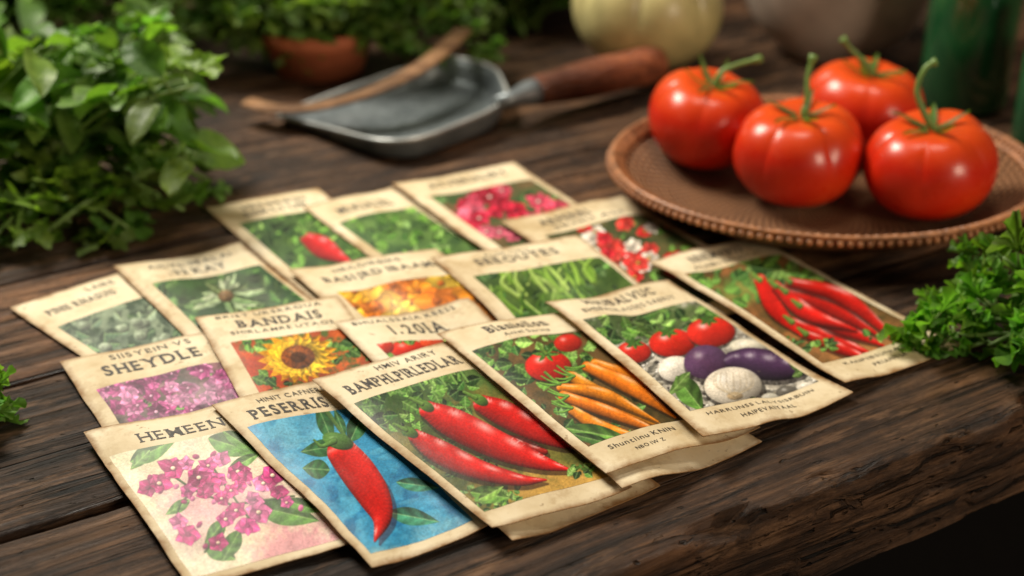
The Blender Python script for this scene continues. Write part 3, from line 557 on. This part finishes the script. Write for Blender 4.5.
def tomato(center,R,sq,lobes,seed,tilt,stem,label,name='tomato',mat=None,sepal=1.0,cat='tomato',group='ripe tomatoes on the woven plate',depth=.2,rib=.065,scol=(.13,.22,.04)):
    r=random.Random(seed); cz=center[2]; root=empty(name,(center[0],center[1],cz-R*sq)); tag(root,label,cat,group)
    M=Matrix.Rotation(tilt[0],3,'X')@Matrix.Rotation(tilt[1],3,'Y'); c=Vector(center)
    mb=MB(); nt,npz=48,128; vs=[];fs=[]; ph0=r.uniform(0,6); la=[r.uniform(.5,1.3) for _ in range(12)]
    def P(th,phv,s=1):
        k=math.sin(th); q=(lobes*.5*phv+ph0)/math.pi; w_=la[int(math.floor(q))%lobes]; lob=abs(math.sin(math.pi*q))**.55; rb=1+rib*w_*(lob*2-1.5)*(math.exp(-((th-.55)/.85)**2))+.024*math.cos(2*phv+seed)+.018*math.cos(3*phv+seed*2)
        rad=R*(k**.84 if k>0 else 0)*rb*s; z=R*sq*math.cos(th)*(1)-R*depth*math.exp(-(th/.38)**2)+R*.06*math.exp(-((math.pi-th)/.3)**2)
        return Vector((rad*math.cos(phv),rad*math.sin(phv),z))
    for i in range(nt+1):
        for k in range(npz): vs.append(c+M@P(math.pi*i/nt,2*math.pi*k/npz))
    for i in range(nt):
        for k in range(npz): fs.append((i*npz+k,(i+1)*npz+k,(i+1)*npz+(k+1)%npz,i*npz+(k+1)%npz))
    mb.add(vs,fs); 
    mb.build('skin',mat or TOM,root)
    if sepal>0:
        mb=MB(); ns=r.choice([5,6])
        for k in range(ns):
            a=k*6.283/ns+r.uniform(-.2,.2); L=R*r.uniform(.42,.62)*sepal; pv=[];fs=[];nn=7
            tang=Vector((-math.sin(a),math.cos(a),0)); lift=r.uniform(.1,.8)
            for j in range(nn+1):
                t=j/nn; th=t*L/R*1.0+.05; b=P(th,a); b=b+Vector((0,0,R*.02+lift*R*.35*t*t+.0006)); w=R*.05*(1-t)**.6*(1+.4*math.sin(3.1*t))+.0001
                pv+= [b-tang*w+Vector((0,0,.0006*t)),b+Vector((0,0,-.0005)),b+tang*w+Vector((0,0,.0006*t))]
            for j in range(nn): fs+=[(j*3,j*3+1,j*3+4,j*3+3),(j*3+1,j*3+2,j*3+5,j*3+4)]
            mb.add([c+M@p for p in pv],fs,(scol[0]*r.uniform(.7,1.1),scol[1]*r.uniform(.7,1.1),scol[2]))
        mb.build('calyx',LEAF,root)
    b=c+M@(P(0.02,0)+Vector((0,0,.0)))
    pts=crom([tuple(b)]+[tuple(b+Vector(s)) for s in stem],5); n_=len(pts)
    mb=MB(); tube(mb,pts,[.0020-.0007*min(1,i/(n_*.6))+(.0009 if i>=n_-2 else 0) for i in range(n_)],8); mb.build('stalk',STEM,root)
    return root
def tp(px,py,R,sq,dz=.0025):
    z=R*sq+dz; g=G(px,py,z); return (g.x,g.y,z)
SQ=.78; R1,R2,R3,R4=.1085*S,.1115*S,.110*S,.110*S
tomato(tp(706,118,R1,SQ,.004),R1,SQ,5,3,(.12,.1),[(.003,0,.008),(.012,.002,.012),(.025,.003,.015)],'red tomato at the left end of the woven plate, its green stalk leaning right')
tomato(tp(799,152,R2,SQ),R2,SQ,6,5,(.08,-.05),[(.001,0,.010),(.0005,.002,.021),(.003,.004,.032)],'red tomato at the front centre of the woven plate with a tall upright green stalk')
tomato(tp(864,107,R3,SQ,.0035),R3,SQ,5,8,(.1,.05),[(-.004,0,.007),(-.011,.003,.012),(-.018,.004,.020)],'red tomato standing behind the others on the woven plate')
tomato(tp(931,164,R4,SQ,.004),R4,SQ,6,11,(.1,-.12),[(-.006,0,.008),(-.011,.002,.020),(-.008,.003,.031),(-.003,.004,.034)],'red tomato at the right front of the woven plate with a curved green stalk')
PALE=simple('pale_tomato_skin',L3(184,172,118),.38,0,.35,25,.1,.1).m
tomato((.30*S,3.06*S,.165*S*.8+.001),.165*S,.8,7,17,(.1,.05),[(0,0,.006),(.003,0,.012)],'large pale yellow green ribbed heirloom tomato behind the scoop handle',mat=PALE,group=None,depth=.25,rib=.12,scol=(.2,.2,.06))
tomato((.09*S,3.62*S,.09*S*.85+.001),.09*S,.85,5,19,(.1,.05),[(0,0,.006),(.003,0,.012)],'red tomato at the back of the table beyond the parsley',group=None)
# ---------------------------------------------------------------- scoop
tr=empty('garden_scoop',G(410,120)); tag(tr,'dark metal hand scoop with a red brown wooden handle, lying behind the packets','garden scoop')
def steel(name,a,b,r0):
    m=NT(name); w=m.coord('Object'); n=m.noise(w,30,6,.65); n2=m.noise(w,250,4,.6)
    m.set(Base_Color=m.ramp(n,[(.3,a),(.7,b)]),Metallic=.5,Roughness=m.ramp(n2,[(.3,(r0,)*3),(.7,(r0+.2,)*3)]),Normal=m.bump(n2,.2,.0006)); return m.m
STEEL=steel('dark_steel',(.10,.12,.13),(.24,.27,.28),.3); EDGE=steel('worn_bright_steel',(.35,.37,.37),(.58,.59,.57),.28)
cor=[G(276,122),G(400,171),G(513,128),G(496,92),G(446,77)]
def rounded(pts,rads,n=8):
    out=[];N=len(pts)
    for i in range(N):
        p=pts[i];a=(pts[i-1]-p);b=(pts[(i+1)%N]-p);ra=min(rads[i],a.length*.45,b.length*.45)
        A=p+a.normalized()*ra;B=p+b.normalized()*ra
        for k in range(n+1):
            t=k/n; out.append((A*(1-t)**2+p*2*t*(1-t)+B*t*t,i))
    return out
ol=rounded(cor,[.006,.03,.03,.016,.02],8)
den=[]
for i in range(len(ol)):
    a=ol[i][0];b=ol[(i+1)%len(ol)][0]; k=max(1,int((b-a).length/.004))
    for j in range(k): den.append(a+(b-a)*(j/k))
cen=sum(den,Vector((0,0,0)))/len(den)
def rimz(p):
    d=(p-cor[0]).length/.20; return .003+.017*min(1,max(0,d))**.8
mb=MB(); rings=[]
for s_,fz in ((1.0,1.0),(.985,.98),(.955,.55),(.93,.22),(.90,.08),(.8,.04),(.5,.02),(.2,.02),(.02,.02)):
    rings.append([cen+(p-cen)*s_+Vector((0,0,rimz(p)*fz+ (.0006 if fz<.25 else 0))) for p in den])
n=len(den); vs=[v for r_ in rings for v in r_]; fs=[(i*n+k,i*n+(k+1)%n,(i+1)*n+(k+1)%n,(i+1)*n+k) for i in range(len(rings)-1) for k in range(n)]
o2=[[cen+(p-cen)*s_+Vector((0,0,rimz(p)*fz)) for p in den] for s_,fz in ((1.0,1.0),(.96,.3),(.91,.01),(.02,.005))]
b=len(vs); vs+=[v for r_ in o2 for v in r_]; fs+=[(b+i*n+k,b+(i+1)*n+k,b+(i+1)*n+(k+1)%n,b+i*n+(k+1)%n) for i in range(3) for k in range(n)]
mb.add(vs,fs); mb.build('blade',STEEL,tr)
mb=MB(); rim=[cen+(p-cen)*1.0+Vector((0,0,rimz(p)+.0006)) for p in den]; tube(mb,rim+[rim[0]],.0013,6,cap=False); mb.build('rolled_rim',EDGE,tr)
h0=G(496,103,.017); h1=G(528,93,.018); h2=G(662,62,.016); d=(h2-h1)
mb=MB(); tube(mb,[h0,h0.lerp(h1,.5),h1,h1+d*.06],[.004,.0045,.0075,.008],14); mb.build('ferrule',STEEL,tr)
prf=[(0,.0085),(.04,.0095),(.12,.0098),(.3,.0115),(.5,.0122),(.7,.0118),(.88,.0122),(.96,.0105),(.99,.007),(1,.002)]
mb=MB(); tube(mb,[h1+d*(.05+.95*t) for t,_ in prf],[r for _,r in prf],24); mb.build('handle',HANDLE,tr)
pts=crom([tuple(G(*p)) for p in [(248,102,.012),(280,109,.012),(330,104,.016),(380,88,.024),(428,62,.030),(464,30,.034)]],8)
bs=empty('bent_wooden_strip',Vector((pts[0][0],pts[0][1],0)))
tag(bs,'curved pale wooden strip arching behind the scoop blade','wooden strip')
mb=MB(); tube(mb,pts,[.0066]*len(pts),14,flat=.3); mb.build('strip',STRIPW,bs)
# ---------------------------------------------------------------- foliage generators
def frame(d,upv=Vector((0,0,1))):
    d=d.normalized(); a=d.cross(upv)
    if a.length<.05: a=d.cross(Vector((1,0,0)))
    a.normalize(); return d,a,a.cross(d).normalized()
def broad_leaf(mb,base,d,roll,L,W,droop,col,r):
    d,a,nz=frame(d); Rm=Matrix.Rotation(roll,3,d); a=Rm@a; nz=Rm@nz; ns=10; vs=[];fs=[]; bend=r.uniform(-.2,.2); pf=r.uniform(0,6); cup=r.uniform(.1,.5)
    for j in range(ns+1):
        t=j/ns; w=W*(max(0,math.sin(math.pi*min(1,t**.85*.98+.015))))**.72*(1+.03*math.sin(t*25+pf)); p=base+d*(L*t)+a*(bend*L*t*t)-Vector((0,0,1))*(droop*L*t*t)
        wv=.05*L*math.sin(t*7+pf); bl=.03*L*math.sin(t*16+pf)
        vs+=[p-a*w+nz*(cup*w+wv),p-a*w*.55+nz*(cup*.62*w+bl),p,p+a*w*.55+nz*(cup*.62*w-bl),p+a*w+nz*(cup*w-wv)]
    for j in range(ns):
        for k in range(4): fs.append((j*5+k,j*5+k+1,j*5+k+6,j*5+k+5))
    mb.add(vs,fs,col)
def fan_leaf(mb,base,d,roll,L,col,r,lob=3,ruf=.1,frill=0,pts=26):
    d,a,nz=frame(d); Rm=Matrix.Rotation(roll,3,d); a=Rm@a; nz=Rm@nz; c=base+d*(L*.5); vs=[base+d*(L*.12),]; fs=[]; ph=r.uniform(0,6)
    R1=[];R2=[];R3=[]
    for k in range(pts):
        w=-math.pi*.86+2*math.pi*.86*k/(pts-1)
        rad=L*(.46+.17*math.cos(lob*w*1.02)+.09*math.cos(9*w+ph)*(1 if not frill else .6)+r.uniform(-.03,.03)*(1 if not frill else 2))
        z=ruf*L*math.sin(w*(3 if not frill else frill)+ph)
        q=c+d*(math.cos(w)*rad)+a*(math.sin(w)*rad)+nz*z*1.0+nz*(.12*L*abs(math.sin(w)))
        R3.append(q); R2.append(c+d*(math.cos(w)*rad*.75-.02*L)+a*(math.sin(w)*rad*.75)+nz*(z*.5+.02*L)); R1.append(c+d*(math.cos(w)*rad*.45-.05*L)+a*(math.sin(w)*rad*.45)+nz*z*.15)
    vs+=R1+R2+R3
    for k in range(pts-1):
        fs.append((0,1+k,2+k)); fs.append((1+k,1+pts+k,2+pts+k,2+k)); fs.append((1+pts+k,1+2*pts+k,2+2*pts+k,2+pts+k))
    mb.add(vs,fs,col)
def gcol(r,base=(.05,.12,.025),v=.45):
    s=r.uniform(1-v,1+v); y=r.uniform(.85,1.35); return (base[0]*s*y,base[1]*s,base[2]*s*r.uniform(.7,1.2))
def herb(name,label,cat,base,tips,kind,seed,leaf,dens,col,group=None,root_r=.0014):
    r=random.Random(seed); root=empty(name,Vector((base[0],base[1],0))); tag(root,label,cat,group)
    ml=MB(); ms=MB()
    for (b,t) in tips:
        b=Vector(b);t=Vector(t); mid=b.lerp(t,.5)+Vector((r.uniform(-.01,.01),r.uniform(-.01,.01),(t-b).length*.12))
        P_=[Vector(p) for p in crom([tuple(b),tuple(mid),tuple(t)],6)]; tube(ms,P_,[root_r*(1-.5*i/len(P_)) for i in range(len(P_))],6)
        n=dens
        for j in range(n):
            f=.3+.7*j/max(1,n-1); i=min(len(P_)-2,int(f*(len(P_)-1))); p=P_[i].lerp(P_[i+1],r.random()); dr=(P_[i+1]-P_[i]).normalized()
            az=r.uniform(0,6.28); d=(Vector((math.cos(az),math.sin(az),r.uniform(-.35,.6)))+dr*.5).normalized(); L=leaf*r.uniform(.55,1.3)*(1.1-.35*(f-.5)); c=gcol(r,col)
            pet=p+d*L*.25
            if kind!='tiny': tube(ms,[p,p.lerp(pet,.6)+Vector((0,0,.001)),pet],[.0008,.0006,.0005],5)
            if pet.z<.004: pet.z=.004
            if kind=='basil' or (kind=='mix' and r.random()<.84): broad_leaf(ml,pet,d,r.uniform(-.9,.9),L,L*r.uniform(.24,.33),r.uniform(.1,.7),c,r)
            elif kind in('flat','mix'):
                for q in (-.9,0,.9):
                    dd=(Matrix.Rotation(q,3,'Z')@d); fan_leaf(ml,pet+dd*L*.15,dd,r.uniform(-.6,.6),L*(.8 if q else 1)*(.7 if kind=='mix' else 1),c,r,3,.1)
            elif kind=='curly':
                for q in range(6):
                    dd=(d+Vector((r.uniform(-1,1),r.uniform(-1,1),r.uniform(-.5,1)))*.95).normalized(); fan_leaf(ml,pet+dd*L*.3,dd,r.uniform(-3,3),L*r.uniform(.55,.9),gcol(r,col,.3),r,3,.17,8,52); tube(ms,[pet,pet+dd*L*.4],[.0008,.0006],5)
            else:
                for q in range(5):
                    dd=Vector((r.uniform(-1,1),r.uniform(-1,1),r.uniform(-.4,1))).normalized(); broad_leaf(ml,p+dd*.004*r.random(),dd,r.uniform(-1,1),L,L*.3,.2,c,r)
    for k,(x,y,z) in enumerate(ml.v):
        if z<.0012: ml.v[k]=(x,y,.0012+r.random()*.0006)
    ms.build('stem',STEM,root); ml.build('foliage',LEAF,root); return root
r=random.Random(21)
tips=[]
for k in range(31):
    b=G(r.uniform(-60,80),r.uniform(160,195),.004); px=r.uniform(-60,205); py=r.uniform(28,170); zz=max(.012,min(.085,.085*(1-(py-25)/190)+r.uniform(-.012,.018)))
    t=G(px,py,zz); 
    if t.y>b.y+.12: t.y=b.y+.12
    tips.append((b,t))
herb('basil_bunch','big bunch of fresh green basil at the left end of the table','herb bunch',G(20,180),tips,'mix',6,.031,7,(.135,.275,.055))
tips=[(G(25+13*k,180,.018),G(*p)) for k,p in enumerate([(128,228,.005),(14,250,.006),(184,210,.006),(70,222,.008),(-10,240,.010),(160,196,.012),(104,214,.008),(40,236,.007),(212,182,.010)])]
herb('parsley_sprig','flat leafed parsley sprigs spilling from under the basil bunch','parsley',G(80,215),tips,'flat',9,.018,3,(.14,.28,.05),root_r=.0020)
pot_c=G(312,92); pot=empty('terracotta_pot',pot_c); tag(pot,'terracotta pot almost hidden by herbs behind the scoop','pot')
TERR=simple('terracotta',L3(196,108,70),.7,0,.25,40,.2).m
pot.location=pot_c+Vector((0,.045,0))
mb=MB(); lathe(mb,[(0,0),(.028,0),(.036,.022),(.039,.023),(.040,.032),(.036,.032),(.034,.026),(0,.024)],48,pot.location); mb.build('pot_body',TERR,pot)
tips=[]; pb=pot.location+Vector((0,0,.026))
for k in range(90):
    a=r.uniform(0,6.28); rr=r.uniform(.02,.11); dy=rr*math.sin(a)*.8; zz=r.uniform(-.012,.07)
    if dy<-.03: dy*=.65
    tips.append((pb+Vector((r.uniform(-.02,.02),r.uniform(-.02,.02),0)),pb+Vector((rr*math.cos(a)*1.4,dy,zz))))
herb('potted_herb','small leafed green herb growing out of the terracotta pot','herb plant',pb,tips,'tiny',31,.011,12,(.12,.23,.05))
tips=[]; pb=G(500,36,.0); 
for k in range(60):
    a=r.uniform(0,6.28); rr=r.uniform(.02,.12); tips.append((pb+Vector((r.uniform(-.03,.03),r.uniform(-.01,.03),.003)),pb+Vector((rr*math.cos(a),abs(rr*math.sin(a))*.6+.01,r.uniform(.008,.08)))))
herb('parsley_bunch','loose dark green parsley bunch at the back, left of the pale heirloom tomato','parsley',pb,tips,'flat',33,.018,6,(.10,.21,.045))
tips=[]; pb=G(60,60,0)
for k in range(50):
    a=r.uniform(0,6.28); rr=r.uniform(.02,.19); tips.append((pb+Vector((r.uniform(-.04,.04),r.uniform(-.02,.04),.003)),pb+Vector((rr*math.cos(a),rr*math.sin(a)*.5+.05,r.uniform(.03,.13)))))
herb('herb_plant','leafy herb plant rising behind the basil bunch','herb plant',pb,tips,'basil',35,.030,8,(.10,.20,.045))
tips=[]; b0=G(1085,338,.006)
for p in [(938,322,.008),(924,330,.006),(962,336,.008),(972,296,.018),(990,274,.026),(1010,276,.028),(1004,318,.014),(1020,348,.009),(950,308,.012),(1038,296,.026),(988,346,.008)]:
    tips.append((b0,G(*p)))
herb('curly_parsley_sprig','bright curly parsley sprig by the right end of the packets','parsley',G(985,330),tips,'curly',41,.019,2,(.14,.33,.05),root_r=.0018)
tips=[(G(-60,412,.004),G(*p)) for p in [(-8,392,.008),(-2,402,.008),(-12,416,.006)]]
herb('curly_parsley_sprig','small curly parsley sprig at the left edge beside the purple blossom packet','parsley',G(-10,405),tips,'curly',43,.014,2,(.13,.30,.05))
# ---------------------------------------------------------------- bowl, bottles
bc=Vector((.735*S,3.17*S,0)); bowl=empty('stoneware_bowl',bc); tag(bowl,'big beige grey stoneware bowl at the back behind the tomatoes','bowl')
mb=MB(); lathe(mb,[(0,0),(.034,0),(.036,.004),(.048,.014),(.058,.028),(.066,.05),(.071,.08),(.072,.083),(.069,.083),(.062,.05),(.05,.024),(.03,.012),(0,.01)],72,bc); mb.build('bowl_body',simple('stoneware_glaze',L3(178,162,148),.35,0,.2,40,.1,.2).m,bowl)
m=NT('dark_green_glass'); m.set(Roughness=.12,Coat_Weight=.4); w=m.coord('Object'); n=m.noise(w,40,3); m.l(m.ramp(n,[(.3,(.009,.055,.02)),(.7,(.022,.11,.035))]),m.b.inputs['Base Color']); GLASS=m.m
CAPM=simple('bottle_cap',(.02,.05,.025),.4).m
def bottle(c,R,Hh,label):
    b=empty('green_bottle',c); tag(b,label,'bottle'); mb=MB()
    lathe(mb,[(0,0),(R*.9,0),(R,.004),(R,Hh*.6),(R*.93,Hh*.67),(R*.45,Hh*.78),(R*.36,Hh*.84),(R*.36,Hh*.97),(0,Hh*.97)],48,c); mb.build('glass_body',GLASS,b)
    mb=MB(); lathe(mb,[(R*.36,Hh*.9),(R*.46,Hh*.9),(R*.46,Hh),(0,Hh)],32,c); mb.build('cap',CAPM,b)
bottle(Vector((.93*S,2.80*S,0)),.09*S,.15,'tall dark green glass bottle at the back right')
bottle(Vector((1.02*S,2.58*S,0)),.055*S,.085,'short green glass bottle at the right edge of the photo')
# ---------------------------------------------------------------- camera, lights
cam=bpy.data.cameras.new('Camera'); co=bpy.data.objects.new('Camera',cam); C.objects.link(co); co.location=(0,0,S); co.rotation_euler=(math.pi/2-TH,0,0)
cam.lens=50; cam.sensor_width=36; cam.clip_start=.01; cam.clip_end=50; cam.dof.use_dof=True; cam.dof.focus_distance=.525; cam.dof.aperture_fstop=6.0
bpy.context.scene.camera=co
def area(name,loc,tgt,size,sy,en,col):
    l=bpy.data.lights.new(name,'AREA'); l.shape='RECTANGLE'; l.size=size; l.size_y=sy; l.energy=en; l.color=col
    o=bpy.data.objects.new(name,l); C.objects.link(o); o.location=loc; d=Vector(tgt)-Vector(loc); o.rotation_euler=d.to_track_quat('-Z','Y').to_euler(); return o
area('window_light',(-.45,1.05,.8),(0.05,.5,0),.36,.26,15.5,(1,.93,.80))
area('front_edge_fill',(.75,-.15,.42),(.28,.48,0),.3,.3,5.2,(1,.81,.60))  # added warm fill lamp to brighten the table's front edge
area('background_fill',(.15,.75,.8),(.05,1.0,0),.25,.15,1.7,(1,.89,.74))  # added fill lamp to lift the scoop, bowl and bottles at the back
w=bpy.data.worlds.new('World'); bpy.context.scene.world=w; w.use_nodes=True; w.node_tree.nodes['Background'].inputs[0].default_value=(.9,.75,.6,1); w.node_tree.nodes['Background'].inputs[1].default_value=.06
vs=bpy.context.scene.view_settings; vs.view_transform='Standard'; vs.look='None'; vs.exposure=0
